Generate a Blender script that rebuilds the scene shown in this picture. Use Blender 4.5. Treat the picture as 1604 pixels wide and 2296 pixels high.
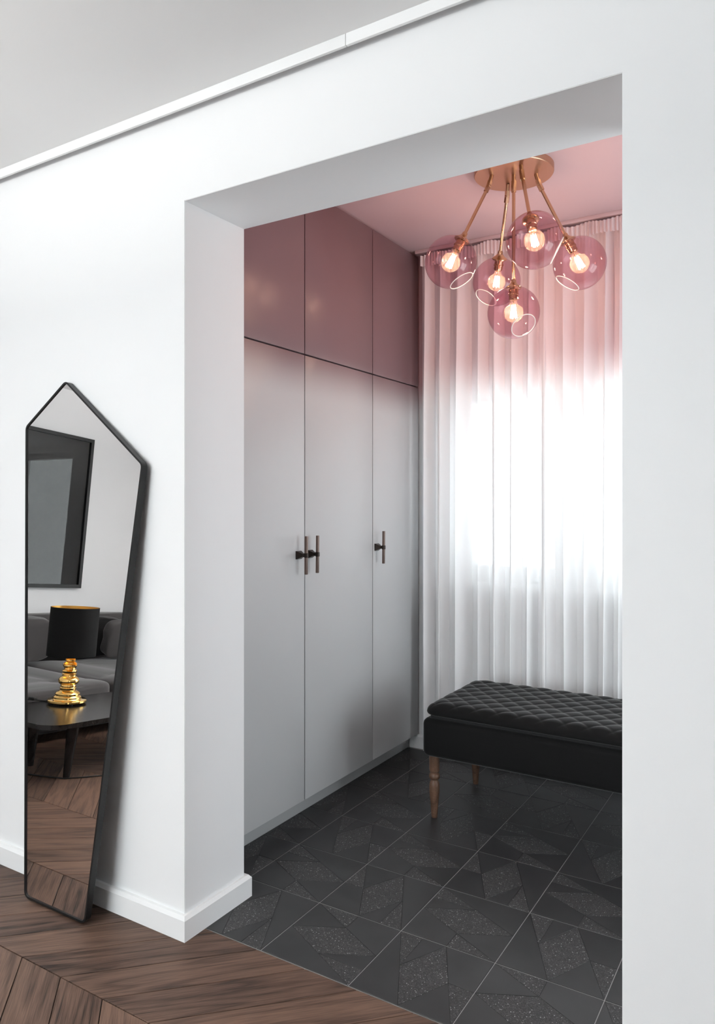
import bpy, bmesh, math, random
from mathutils import Vector, Matrix, noise
random.seed(7)
for o in list(bpy.data.objects): bpy.data.objects.remove(o)
SC = bpy.context.scene
COL = SC.collection
R = math.radians
PI = math.pi

# ------------------------------------------------------------------ camera, sky, exposure
IMW, IMH, FPX, HORIZON = 1604, 2296, 1663.0, 1126.0
cd = bpy.data.cameras.new('camera'); cam = bpy.data.objects.new('camera', cd); COL.objects.link(cam)
cam.location = (0, 0, 1.30)
cam.rotation_euler = (R(90), 0, 0.5518)
cd.sensor_fit = 'VERTICAL'; cd.sensor_height = 36; cd.sensor_width = 36 * IMW / IMH
cd.lens = FPX / IMH * 36
cd.shift_y = -(IMH / 2 - HORIZON) / IMH
cd.clip_start = 0.02
SC.camera = cam

wd = bpy.data.worlds.new('overcast_sky'); SC.world = wd; wd.use_nodes = True
bg = wd.node_tree.nodes['Background']
bg.inputs[0].default_value = (0.93, 0.97, 1.0, 1); bg.inputs[1].default_value = 7.0
SC.view_settings.view_transform = 'Standard'; SC.view_settings.look = 'None'
SC.view_settings.gamma = 1; SC.view_settings.use_curve_mapping = False
SC.view_settings.exposure = 0.35

def portal(name, loc, rot, sx, sy):
    l = bpy.data.lights.new(name, 'AREA'); l.shape = 'RECTANGLE'; l.size = sx; l.size_y = sy
    l.cycles.is_portal = True
    o = bpy.data.objects.new(name, l); COL.objects.link(o); o.location = loc; o.rotation_euler = rot
    return o

# ------------------------------------------------------------------ materials
def new_mat(name):
    m = bpy.data.materials.new(name); m.use_nodes = True
    nt = m.node_tree
    for n in list(nt.nodes): nt.nodes.remove(n)
    out = nt.nodes.new('ShaderNodeOutputMaterial')
    return m, nt, out
def nd(nt, t, **kw):
    n = nt.nodes.new(t)
    for k, v in kw.items(): setattr(n, k, v)
    return n
def pbsdf(nt, out, col=(.5, .5, .5), rough=.5, metal=0, **kw):
    b = nd(nt, 'ShaderNodeBsdfPrincipled')
    b.inputs['Base Color'].default_value = (*col, 1)
    b.inputs['Roughness'].default_value = rough; b.inputs['Metallic'].default_value = metal
    for k, v in kw.items(): b.inputs[k].default_value = v
    nt.links.new(b.outputs[0], out.inputs[0])
    return b
def add_bump(nt, b, scale, strength, dist=.001, detail=4, coord='Object'):
    tc = nd(nt, 'ShaderNodeTexCoord'); nz = nd(nt, 'ShaderNodeTexNoise')
    nz.inputs['Scale'].default_value = scale; nz.inputs['Detail'].default_value = detail
    nt.links.new(tc.outputs[coord], nz.inputs['Vector'])
    bp = nd(nt, 'ShaderNodeBump'); bp.inputs['Strength'].default_value = strength; bp.inputs['Distance'].default_value = dist
    nt.links.new(nz.outputs['Fac'], bp.inputs['Height']); nt.links.new(bp.outputs[0], b.inputs['Normal'])
def mat(name, col, rough=.5, metal=0, bump=None, **kw):
    m, nt, out = new_mat(name)
    b = pbsdf(nt, out, col, rough, metal, **kw)
    if bump: add_bump(nt, b, *bump)
    return m
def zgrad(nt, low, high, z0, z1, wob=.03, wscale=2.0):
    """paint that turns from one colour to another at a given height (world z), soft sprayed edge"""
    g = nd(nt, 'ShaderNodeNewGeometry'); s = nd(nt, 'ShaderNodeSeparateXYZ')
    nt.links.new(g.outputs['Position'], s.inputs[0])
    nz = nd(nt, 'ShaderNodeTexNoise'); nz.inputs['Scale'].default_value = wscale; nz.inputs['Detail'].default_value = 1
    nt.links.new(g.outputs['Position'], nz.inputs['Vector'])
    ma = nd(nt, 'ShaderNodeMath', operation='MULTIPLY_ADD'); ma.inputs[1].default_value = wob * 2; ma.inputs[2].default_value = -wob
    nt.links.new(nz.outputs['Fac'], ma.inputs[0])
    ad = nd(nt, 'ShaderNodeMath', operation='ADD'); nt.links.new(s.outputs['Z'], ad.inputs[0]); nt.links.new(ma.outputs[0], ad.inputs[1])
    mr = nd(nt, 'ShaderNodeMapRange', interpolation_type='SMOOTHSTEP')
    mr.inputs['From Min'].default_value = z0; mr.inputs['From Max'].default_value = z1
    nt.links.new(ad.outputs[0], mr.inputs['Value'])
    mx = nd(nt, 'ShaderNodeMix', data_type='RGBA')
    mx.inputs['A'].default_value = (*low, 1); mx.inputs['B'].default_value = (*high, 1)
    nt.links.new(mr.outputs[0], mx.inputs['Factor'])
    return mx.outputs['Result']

PINK = (.56, .305, .325)
M = {}
M['wall'] = mat('white_wall_paint', (.86, .865, .875), .6, bump=(260, .08, .001))
M['ceiling'] = mat('white_ceiling_paint', (.88, .885, .89), .7, bump=(220, .08, .001))
M['trim'] = mat('white_trim_paint', (.86, .865, .87), .4)
M['dark_gap'] = mat('dark_gap', (.006, .006, .006), .9)
M['pink_ceiling'] = mat('pink_ceiling_paint', (.66, .505, .535), .55, bump=(220, .08, .001))
m, nt, out = new_mat('ombre_wall_paint'); b = pbsdf(nt, out, rough=.6)
nt.links.new(zgrad(nt, (.78, .785, .79), (.58, .34, .35), 1.75, 1.95), b.inputs['Base Color']); M['ombre_wall'] = m
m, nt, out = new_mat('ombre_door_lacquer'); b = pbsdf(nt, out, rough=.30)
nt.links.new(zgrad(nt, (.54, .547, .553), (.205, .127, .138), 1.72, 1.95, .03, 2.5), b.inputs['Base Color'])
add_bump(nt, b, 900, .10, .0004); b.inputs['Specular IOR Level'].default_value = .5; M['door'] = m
M['grey_paint'] = mat('grey_plinth_paint', (.42, .425, .43), .4)
M['black_metal'] = mat('black_powder_coat', (.008, .008, .0085), .4, **{'Specular IOR Level': .35})
M['mirror'] = mat('mirror_glass', (.95, .93, .92), .0, 1)
M['bronze'] = mat('dark_bronze', (.035, .026, .022), .32, .7, bump=(60, .15, .002))
M['bronze_light'] = mat('brushed_bronze', (.19, .14, .12), .35, .9, bump=(60, .15, .002))
M['brass'] = mat('rose_brass', (.66, .42, .26), .20, 1)
M['brass_brushed'] = mat('brushed_rose_brass', (.60, .38, .26), .36, 1, bump=(300, .1, .0005))
M['gold'] = mat('polished_gold', (.95, .60, .20), .07, 1)
M['gold_lining'] = mat('gold_lining', (.90, .55, .15), .35, 1)
M['shade_cloth'] = mat('black_shade_cloth', (.008, .008, .008), .8, bump=(900, .2, .0005), **{'Specular IOR Level': .12})
M['rubber'] = mat('black_rubber', (.01, .01, .01), .6)
M['black_wood'] = None
M['print'] = mat('charcoal_print', (.022, .0225, .024), .8, bump=(30, .1, .001), **{'Specular IOR Level': .1})

# oak wood (plank): UV.x along the board in metres, UV.y across
def oak(name, dark, light, rough, coat=0.0, coord='UV', scl=1.0):
    m, nt, out = new_mat(name); b = pbsdf(nt, out, rough=rough); b.inputs['Specular IOR Level'].default_value = .3
    tc = nd(nt, 'ShaderNodeTexCoord'); oi = nd(nt, 'ShaderNodeObjectInfo')
    off = nd(nt, 'ShaderNodeVectorMath', operation='SCALE'); off.inputs[0].default_value = (37.0, 19.0, 11.0)
    nt.links.new(oi.outputs['Random'], off.inputs['Scale'])
    ad = nd(nt, 'ShaderNodeVectorMath', operation='ADD')
    nt.links.new(tc.outputs[coord], ad.inputs[0]); nt.links.new(off.outputs[0], ad.inputs[1])
    # growth rings
    mp = nd(nt, 'ShaderNodeMapping'); mp.inputs['Scale'].default_value = (.75 * scl, 9.5 * scl, 3 * scl)
    nt.links.new(ad.outputs[0], mp.inputs['Vector'])
    n1 = nd(nt, 'ShaderNodeTexNoise'); n1.inputs['Scale'].default_value = 1.0; n1.inputs['Detail'].default_value = 2; n1.inputs['Distortion'].default_value = .12
    nt.links.new(mp.outputs[0], n1.inputs['Vector'])
    mu = nd(nt, 'ShaderNodeMath', operation='MULTIPLY'); mu.inputs[1].default_value = 9.0; nt.links.new(n1.outputs['Fac'], mu.inputs[0])
    fr = nd(nt, 'ShaderNodeMath', operation='FRACT'); nt.links.new(mu.outputs[0], fr.inputs[0])
    rg = nd(nt, 'ShaderNodeValToRGB'); e = rg.color_ramp.elements
    e[0].position = 0.0; e[0].color = (0, 0, 0, 1); e[1].position = .45; e[1].color = (1, 1, 1, 1)
    x = rg.color_ramp.elements.new(.85); x.color = (.75, .75, .75, 1); x = rg.color_ramp.elements.new(1.0); x.color = (0, 0, 0, 1)
    nt.links.new(fr.outputs[0], rg.inputs[0])
    # pores: fine streaks
    mp2 = nd(nt, 'ShaderNodeMapping'); mp2.inputs['Scale'].default_value = (11 * scl, 420 * scl, 200 * scl)
    nt.links.new(ad.outputs[0], mp2.inputs['Vector'])
    n2 = nd(nt, 'ShaderNodeTexNoise'); n2.inputs['Scale'].default_value = 1.0; n2.inputs['Detail'].default_value = 3
    nt.links.new(mp2.outputs[0], n2.inputs['Vector'])
    pr = nd(nt, 'ShaderNodeMapRange'); pr.inputs['From Min'].default_value = .36; pr.inputs['From Max'].default_value = .60; nt.links.new(n2.outputs['Fac'], pr.inputs['Value'])
    # broad stains
    n3 = nd(nt, 'ShaderNodeTexNoise'); n3.inputs['Scale'].default_value = 4.0 * scl; n3.inputs['Detail'].default_value = 3
    nt.links.new(ad.outputs[0], n3.inputs['Vector'])
    a1 = nd(nt, 'ShaderNodeMath', operation='MULTIPLY'); a1.inputs[1].default_value = .38; nt.links.new(rg.outputs[0], a1.inputs[0])
    a2 = nd(nt, 'ShaderNodeMath', operation='MULTIPLY_ADD'); a2.inputs[1].default_value = .34; nt.links.new(pr.outputs[0], a2.inputs[0]); nt.links.new(a1.outputs[0], a2.inputs[2])
    a3 = nd(nt, 'ShaderNodeMath', operation='MULTIPLY_ADD'); a3.inputs[1].default_value = .45; nt.links.new(n3.outputs['Fac'], a3.inputs[0]); nt.links.new(a2.outputs[0], a3.inputs[2])
    a4 = nd(nt, 'ShaderNodeMath', operation='MULTIPLY_ADD'); a4.inputs[1].default_value = .46; a4.inputs[2].default_value = 0
    nt.links.new(oi.outputs['Random'], a4.inputs[0])
    a5 = nd(nt, 'ShaderNodeMath', operation='ADD'); nt.links.new(a3.outputs[0], a5.inputs[0]); nt.links.new(a4.outputs[0], a5.inputs[1])
    a6 = nd(nt, 'ShaderNodeMath', operation='SUBTRACT'); a6.inputs[1].default_value = .24; nt.links.new(a5.outputs[0], a6.inputs[0])
    mx = nd(nt, 'ShaderNodeMix', data_type='RGBA'); mx.inputs['A'].default_value = (*dark, 1); mx.inputs['B'].default_value = (*light, 1)
    nt.links.new(a6.outputs[0], mx.inputs['Factor']); nt.links.new(mx.outputs['Result'], b.inputs['Base Color'])
    bp = nd(nt, 'ShaderNodeBump'); bp.inputs['Strength'].default_value = .25; bp.inputs['Distance'].default_value = .0006
    nt.links.new(a2.outputs[0], bp.inputs['Height']); nt.links.new(bp.outputs[0], b.inputs['Normal'])
    return m
M['oak'] = oak('dark_oiled_oak', (.010, .0055, .0045), (.180, .107, .076), .5)
M['leg_wood'] = oak('brown_oak_leg', (.022, .012, .008), (.15, .082, .054), .35, coord='Object', scl=1.4)
M['black_wood'] = oak('black_stained_oak', (.004, .0037, .0037), (.017, .0145, .014), .20, coord='Object')

M['tile_smooth'] = None
m, nt, out = new_mat('smooth_charcoal_tile'); b = pbsdf(nt, out, (.030, .0305, .032), .42)
tc = nd(nt, 'ShaderNodeTexCoord'); oi = nd(nt, 'ShaderNodeObjectInfo'); nz = nd(nt, 'ShaderNodeTexNoise'); nz.inputs['Scale'].default_value = 9; nz.inputs['Detail'].default_value = 5
geo = nd(nt, 'ShaderNodeNewGeometry'); nt.links.new(geo.outputs['Position'], nz.inputs['Vector'])
ad = nd(nt, 'ShaderNodeMath', operation='MULTIPLY_ADD'); ad.inputs[1].default_value = .35; nt.links.new(oi.outputs['Random'], ad.inputs[0]); nt.links.new(nz.outputs['Fac'], ad.inputs[2])
mr = nd(nt, 'ShaderNodeMapRange'); mr.inputs['From Min'].default_value = .3; mr.inputs['From Max'].default_value = 1.0; nt.links.new(ad.outputs[0], mr.inputs['Value'])
mx = nd(nt, 'ShaderNodeMix', data_type='RGBA'); mx.inputs['A'].default_value = (.019, .0195, .0205, 1); mx.inputs['B'].default_value = (.034, .0345, .036, 1)
nt.links.new(mr.outputs[0], mx.inputs['Factor']); nt.links.new(mx.outputs['Result'], b.inputs['Base Color'])
M['tile_smooth'] = m
m, nt, out = new_mat('speckled_charcoal_terrazzo'); b = pbsdf(nt, out, (.03, .03, .03), .5)
geo = nd(nt, 'ShaderNodeNewGeometry'); vo = nd(nt, 'ShaderNodeTexVoronoi'); vo.inputs['Scale'].default_value = 480
nt.links.new(geo.outputs['Position'], vo.inputs['Vector'])
sp = nd(nt, 'ShaderNodeSeparateColor'); nt.links.new(vo.outputs['Color'], sp.inputs[0])
rg = nd(nt, 'ShaderNodeValToRGB'); rg.color_ramp.interpolation = 'CONSTANT'; e = rg.color_ramp.elements
e[0].position = 0; e[0].color = (.021, .0215, .022, 1); e[1].position = .35; e[1].color = (.043, .0435, .045, 1)
for ps, c in ((.62, .027), (.80, .068), (.94, .11), (.988, .45)):
    x = rg.color_ramp.elements.new(ps); x.color = (c, c, c * 1.02, 1)
nt.links.new(sp.outputs[0], rg.inputs[0]); nt.links.new(rg.outputs[0], b.inputs['Base Color'])
bp = nd(nt, 'ShaderNodeBump'); bp.inputs['Strength'].default_value = .5; bp.inputs['Distance'].default_value = .0006
nt.links.new(vo.outputs['Distance'], bp.inputs['Height']); nt.links.new(bp.outputs[0], b.inputs['Normal'])
M['tile_speck'] = m
M['grout'] = mat('grey_grout', (.34, .34, .34), .8)

def velvet(name, col, sheen, rough=.85, scale=260):
    return mat(name, col, rough, bump=(scale, .25, .001), **{'Sheen Weight': sheen, 'Sheen Roughness': .35, 'Specular IOR Level': .15})
M['velvet'] = velvet('black_velvet', (.006, .006, .0062), .22)
M['velvet_trim'] = velvet('grey_velvet_trim', (.022, .022, .023), .5)
M['sofa'] = velvet('charcoal_sofa_velvet', (.066, .062, .062), .4, scale=120)
M['sofa_dark'] = velvet('black_sofa_velvet', (.012, .0115, .0115), .3, scale=120)

def glassy(name, tint, rough=0.0, ior=1.45):
    """thin glass: tinted transmission plus Fresnel reflection"""
    m, nt, out = new_mat(name)
    tr = nd(nt, 'ShaderNodeBsdfTransparent'); tr.inputs[0].default_value = (*tint, 1)
    gl = nd(nt, 'ShaderNodeBsdfGlossy'); gl.inputs['Roughness'].default_value = rough
    lw = nd(nt, 'ShaderNodeLayerWeight'); lw.inputs['Blend'].default_value = .5
    pw = nd(nt, 'ShaderNodeMath', operation='POWER'); pw.inputs[1].default_value = 4.0; nt.links.new(lw.outputs['Facing'], pw.inputs[0])
    fr = nd(nt, 'ShaderNodeMath', operation='MULTIPLY_ADD'); fr.inputs[1].default_value = .6; fr.inputs[2].default_value = ior - 1.41; nt.links.new(pw.outputs[0], fr.inputs[0])
    mx = nd(nt, 'ShaderNodeMixShader')
    nt.links.new(fr.outputs[0], mx.inputs[0]); nt.links.new(tr.outputs[0], mx.inputs[1]); nt.links.new(gl.outputs[0], mx.inputs[2])
    nt.links.new(mx.outputs[0], out.inputs[0]); return m
M['pane'] = glassy('window_glass', (.93, .95, .95))
M['bulb_glass'] = glassy('bulb_glass', (.98, .94, .88))
nt = M['bulb_glass'].node_tree; o_ = [n for n in nt.nodes if n.type == 'OUTPUT_MATERIAL'][0]; src = o_.inputs[0].links[0].from_socket
glare_tl = nd(nt, 'ShaderNodeBsdfTranslucent'); glare_tl.inputs[0].default_value = (1, .86, .66, 1); hm = nd(nt, 'ShaderNodeMixShader'); hm.inputs[0].default_value = .035
nt.links.new(src, hm.inputs[1]); nt.links.new(glare_tl.outputs[0], hm.inputs[2]); nt.links.new(hm.outputs[0], o_.inputs[0])   # slight translucency in the glass imitates lens glare around the lit bulbs
M['picture_glass'] = glassy('picture_glass', (.96, .96, .96), 0.0, 1.425)
M['globe'] = glassy('rose_tinted_glass', (.88, .70, .75))
M['rim'] = mat('pale_ground_glass_rim', (.93, .86, .82), .25)
m, nt, out = new_mat('glowing_filament'); em = nd(nt, 'ShaderNodeEmission'); em.inputs[0].default_value = (1.0, .78, .55, 1); em.inputs[1].default_value = 165
nt.links.new(em.outputs[0], out.inputs[0]); M['filament'] = m

# sheer curtain, dip-dyed pink at the top
m, nt, out = new_mat('sheer_dip_dyed_voile')
colr = zgrad(nt, (.95, .955, .96), (.85, .72, .735), 1.80, 2.04, .05, 4.0)
df = nd(nt, 'ShaderNodeBsdfDiffuse'); tl = nd(nt, 'ShaderNodeBsdfTranslucent'); tp = nd(nt, 'ShaderNodeBsdfTransparent')
nt.links.new(colr, df.inputs[0]); nt.links.new(colr, tl.inputs[0]); nt.links.new(colr, tp.inputs[0])
m1 = nd(nt, 'ShaderNodeMixShader'); m1.inputs[0].default_value = .10; nt.links.new(df.outputs[0], m1.inputs[1]); nt.links.new(tl.outputs[0], m1.inputs[2])
rf = nd(nt, 'ShaderNodeBsdfRefraction'); rf.inputs['IOR'].default_value = 1.0; rf.inputs['Roughness'].default_value = .22; nt.links.new(colr, rf.inputs[0])
m0 = nd(nt, 'ShaderNodeMixShader'); m0.inputs[0].default_value = .030; nt.links.new(m1.outputs[0], m0.inputs[1]); nt.links.new(rf.outputs[0], m0.inputs[2])
m2 = nd(nt, 'ShaderNodeMixShader'); m2.inputs[0].default_value = .035
nt.links.new(m0.outputs[0], m2.inputs[1]); nt.links.new(tp.outputs[0], m2.inputs[2]); nt.links.new(m2.outputs[0], out.inputs[0])
M['voile'] = m

# ------------------------------------------------------------------ mesh helpers
def link_mesh(name, bm, m, parent=None, smooth=None, mats=None):
    me = bpy.data.meshes.new(name); bm.normal_update(); bm.to_mesh(me); bm.free()
    for mm in (mats or [m]): me.materials.append(mm)
    if smooth is not None:
        for p in me.polygons: p.use_smooth = True
        me.set_sharp_from_angle(angle=R(smooth))
    o = bpy.data.objects.new(name, me); COL.objects.link(o)
    if parent: o.parent = parent
    return o
def tag(o, label, cat, group=None):
    o['label'] = label; o['category'] = cat
    if group: o['group'] = group
    return o
def structure(o): o['kind'] = 'structure'; return o
def thing(name, label, cat, loc=(0, 0, 0), rotz=0, group=None):
    o = bpy.data.objects.new(name, None); COL.objects.link(o); o.empty_display_size = .05
    o.location = loc; o.rotation_euler = (0, 0, rotz)
    return tag(o, label, cat, group)
def bx(bm, x0, x1, y0, y1, z0, z1, bev=0, seg=2):
    r = bmesh.ops.create_cube(bm, size=1)
    vs = r['verts']
    for v in vs:
        v.co = Vector(((x0 + x1) / 2 + v.co.x * (x1 - x0), (y0 + y1) / 2 + v.co.y * (y1 - y0), (z0 + z1) / 2 + v.co.z * (z1 - z0)))
    if bev > 0:
        es = list({e for v in vs for e in v.link_edges})
        bmesh.ops.bevel(bm, geom=es, offset=bev, segments=seg, affect='EDGES', profile=.5)
    return bm
def box(name, dims, m, parent=None, bev=0, seg=2):
    bm = bmesh.new(); bx(bm, *dims, bev=bev, seg=seg)
    return link_mesh(name, bm, m, parent, 40 if bev else None)
def lathe(bm, prof, n=32, mtx=None, cap0=True, cap1=True):
    rings = []
    for (r, z) in prof:
        ring = []
        for i in range(n):
            a = 2 * PI * i / n; p = Vector((r * math.cos(a), r * math.sin(a), z))
            ring.append(bm.verts.new(mtx @ p if mtx else p))
        rings.append(ring)
    for a, b in zip(rings, rings[1:]):
        for i in range(n): bm.faces.new((a[i], a[(i + 1) % n], b[(i + 1) % n], b[i]))
    if cap0: bm.faces.new(list(reversed(rings[0])))
    if cap1: bm.faces.new(rings[-1])
    return bm
def axis_mtx(a, b):
    """matrix with z from a to b, origin a"""
    d = Vector(b) - Vector(a); q = d.to_track_quat('Z', 'Y')
    return Matrix.Translation(a) @ q.to_matrix().to_4x4(), d.length
def rod(bm, a, b, r, n=12, r2=None):
    mt, L = axis_mtx(a, b); lathe(bm, [(r, 0), (r2 or r, L)], n, mt); return bm
def tube(bm, pts, r, n=8, closed=False):
    pts = [Vector(p) for p in pts]; rings = []; up = Vector((0, 0, 1)); N = len(pts)
    prev = None
    for i, p in enumerate(pts):
        t = (pts[(i + 1) % N] - pts[i - 1]) if closed else (pts[min(i + 1, N - 1)] - pts[max(i - 1, 0)])
        t.normalize()
        if prev is None:
            ref = up if abs(t.dot(up)) < .9 else Vector((1, 0, 0)); u = t.cross(ref).normalized()
        else: u = (prev - t * prev.dot(t)).normalized()
        prev = u; w = t.cross(u)
        rings.append([bm.verts.new(p + r * (math.cos(2 * PI * k / n) * u + math.sin(2 * PI * k / n) * w)) for k in range(n)])
    pairs = list(zip(rings, rings[1:])) + ([(rings[-1], rings[0])] if closed else [])
    for a, b in pairs:
        for k in range(n): bm.faces.new((a[k], a[(k + 1) % n], b[(k + 1) % n], b[k]))
    if not closed: bm.faces.new(list(reversed(rings[0]))); bm.faces.new(rings[-1])
    return bm
def prism(bm, pts, z0, z1, mtx=None):
    mt = mtx or Matrix()
    a = [bm.verts.new(mt @ Vector((x, y, z0))) for x, y in pts]; b = [bm.verts.new(mt @ Vector((x, y, z1))) for x, y in pts]
    bm.faces.new(list(reversed(a))); top = bm.faces.new(b)
    n = len(pts)
    for i in range(n): bm.faces.new((a[i], a[(i + 1) % n], b[(i + 1) % n], b[i]))
    return top
def rounded(poly, rad, seg=6):
    out = []; n = len(poly)
    for i in range(n):
        p, a, b = Vector(poly[i]), Vector(poly[i - 1]), Vector(poly[(i + 1) % n])
        r = rad[i] if isinstance(rad, (list, tuple)) else rad
        u = (a - p).normalized(); v = (b - p).normalized(); half = u.angle(v) / 2
        t = r / math.tan(half); c = p + (u + v).normalized() * (r / math.sin(half))
        s0 = p + u * t - c; s1 = p + v * t - c
        a0 = math.atan2(s0.y, s0.x); a1 = math.atan2(s1.y, s1.x); d = (a1 - a0 + PI) % (2 * PI) - PI
        for k in range(seg + 1):
            an = a0 + d * k / seg; out.append((c.x + r * math.cos(an), c.y + r * math.sin(an)))
    return out
def inset(poly, d):
    """offset a convex CCW polygon inwards by d"""
    n = len(poly); res = []
    for i in range(n):
        p0, p1, p2 = Vector(poly[i - 1]), Vector(poly[i]), Vector(poly[(i + 1) % n])
        e1 = (p1 - p0).normalized(); e2 = (p2 - p1).normalized()
        n1 = Vector((-e1.y, e1.x)); n2 = Vector((-e2.y, e2.x))
        k = d / (1 + n1.dot(n2)); q = p1 + (n1 + n2) * k; res.append((q.x, q.y))
    return res
def grid_wall(name, us, zs, holes, f, m, parent=None):
    """wall as boxes between breaks us, zs; cells in holes left open; f maps (u0,u1,z0,z1) to box dims"""
    bm = bmesh.new()
    for i in range(len(us) - 1):
        for j in range(len(zs) - 1):
            if (i, j) not in holes: bx(bm, *f(us[i], us[i + 1], zs[j], zs[j + 1]))
    return structure(link_mesh(name, bm, m, parent))

# ------------------------------------------------------------------ setting
W, WB = 1.613, 1.885            # front wall faces
JX, RX = -1.599, -0.342         # doorway sides
DZ = 2.199                      # doorway head
CZ, NZ = 2.478, 2.602           # ceilings: living room, dressing niche
LX, RXW, BY = -5.2, 2.6, -2.6   # living room
NXL, NXR, NY = -2.38, 1.05, 3.52
BORD = 1.685

# front wall with the doorway: one U-shaped slab
bm = bmesh.new()
poly = [(LX, 0), (JX, 0), (JX, DZ), (RX, DZ), (RX, 0), (RXW, 0), (RXW, 2.72), (LX, 2.72)]
mt = Matrix(((1, 0, 0, 0), (0, 0, -1, 0), (0, 1, 0, 0), (0, 0, 0, 1)))   # (x,z) plane, extruded along -y
prism(bm, poly, -WB, -W, mt)
bmesh.ops.recalc_face_normals(bm, faces=bm.faces)
es = [e for e in bm.edges if all(abs(v.co.x - JX) < 1e-4 or abs(v.co.x - RX) < 1e-4 for v in e.verts) and (abs(e.verts[0].co.y - e.verts[1].co.y) < 1e-4)]
bmesh.ops.bevel(bm, geom=es, offset=.0012, segments=2, affect='EDGES')
wf = structure(link_mesh('wall_front', bm, M['wall'], smooth=40))

floor = structure(box('floor', (LX, RXW, BY, BORD - .001, -.12, -.006), M['dark_gap']))
floor2 = structure(box('floor', (NXL, NXR, BORD + .001, NY, -.12, -.0012), M['grout']))
structure(box('ceiling', (LX, RXW, BY, W, CZ, CZ + .1), M['ceiling']))
structure(box('ceiling', (NXL, NXR, WB, NY, NZ, NZ + .1), M['pink_ceiling']))
structure(box('wall_left', (LX - .12, LX, BY, WB, -.12, CZ + .1), M['wall']))
structure(box('wall_right', (RXW, RXW + .12, BY, WB, -.12, CZ + .1), M['wall']))
WINS = [(-2.72, -0.45)]; WZ0, WZ1 = .22, 2.40
us = [LX - .12, WINS[0][0], WINS[0][1], RXW + .12]
grid_wall('wall_back', us, [-.12, WZ0, WZ1, CZ + .1], {(1, 1)}, lambda a, b_, c, d: (a, b_, BY - .28, BY, c, d), M['wall'])
structure(box('wall_niche_left', (NXL - .1, NXL, WB, NY, -.12, NZ + .1), M['ombre_wall']))
SW = (2.00, 3.34, .25, 1.72)     # glazed side light at the right end of the niche
grid_wall('wall_niche_right', [WB, SW[0], SW[1], NY], [-.12, SW[2], SW[3], NZ + .1], {(1, 1)}, lambda a, b_, c, d: (NXR, NXR + .22, a, b_, c, d), M['ombre_wall'])
NW = (-1.60, -0.25, .90, 1.895)
grid_wall('wall_niche_back', [NXL - .1, NW[0], NW[1], NXR + .1], [-.12, NW[2], NW[3], NZ + .1], {(1, 1)}, lambda a, b_, c, d: (a, b_, NY, NY + .22, c, d), M['ombre_wall'])

def window(name, x0, x1, z0, z1, y0, y1, splits, fw, sill, turn=None):
    """casement window filling an opening; y0..y1 depth of the frame; splits: (mullion x0, x1)"""
    r = bpy.data.objects.new(name, None); COL.objects.link(r); r.location = ((x0 + x1) / 2, (y0 + y1) / 2, z0); r['kind'] = 'structure'
    X0, Y0, Z0 = r.location
    def pb(n, d, m, bev=.004): return box(n, (d[0] - X0, d[1] - X0, d[2] - Y0, d[3] - Y0, d[4] - Z0, d[5] - Z0), m, r, bev)
    bm = bmesh.new()
    for d in ((x0, x1, y0, y1, z0, z0 + fw), (x0, x1, y0, y1, z1 - fw, z1), (x0, x0 + fw, y0, y1, z0 + fw, z1 - fw), (x1 - fw, x1, y0, y1, z0 + fw, z1 - fw)):
        bx(bm, d[0] - X0, d[1] - X0, d[2] - Y0, d[3] - Y0, d[4] - Z0, d[5] - Z0, .004)
    link_mesh('window_frame', bm, M['trim'], r, 40)
    edges = [x0 + fw]
    for a, b_ in splits: pb('mullion', (a, b_, y0, y1, z0 + fw, z1 - fw), M['trim']); edges += [a, b_]
    edges.append(x1 - fw)
    ym = (y0 + y1) / 2
    for i in range(0, len(edges), 2): pb('pane', (edges[i], edges[i + 1], ym - .003, ym + .003, z0 + fw, z1 - fw), M['pane'], 0)
    pb('window_sill', sill, M['trim'])
    if turn: r.location, r.rotation_euler = turn
    return r
window('window_1', *NW, NY + .10, NY + .17, [(-1.075, -.885)], .075, (NW[0] - .03, NW[1] + .03, NY - .03, NY + .10, NW[2] - .025, NW[2]))
for i, (a, b_) in enumerate(WINS):
    mdl = (a + b_) / 2
    window('window_%d' % (i + 2), a, b_, WZ0, WZ1, BY - .18, BY - .11, [(mdl - .05, mdl + .05)], .07, (a - .03, b_ + .03, BY - .11, BY + .05, WZ0 - .03, WZ0))
    portal('daylight_portal', (mdl, BY - .27, (WZ0 + WZ1) / 2), (R(90), 0, 0), b_ - a, WZ1 - WZ0)
portal('daylight_portal', ((NW[0] + NW[1]) / 2, NY + .21, (NW[2] + NW[3]) / 2), (R(-90), 0, 0), NW[1] - NW[0], NW[3] - NW[2])

window('window_3', SW[0], SW[1], SW[2], SW[3], 0, .07, [(2.635, 2.705)], .07, (SW[0] - .03, SW[1] + .03, -.14, 0, SW[2] - .03, SW[2]), ((NXR + .175, (SW[0] + SW[1]) / 2, SW[2]), (0, 0, R(-90))))
portal('daylight_portal', (NXR + .23, (SW[0] + SW[1]) / 2, (SW[2] + SW[3]) / 2), (0, R(90), 0), SW[3] - SW[2], SW[1] - SW[0])

# ceiling trim strip along the front wall (two lengths with a joint)
SX = -1.0027; TZ = 2.448
for i, (a, b_) in enumerate(((LX, SX - .0008), (SX + .0008, RXW))):
    t = structure(box('trim_%d' % (i + 1), (a, b_, W - .042, W - .033, TZ, CZ), M['trim'], bev=.0008))

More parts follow.
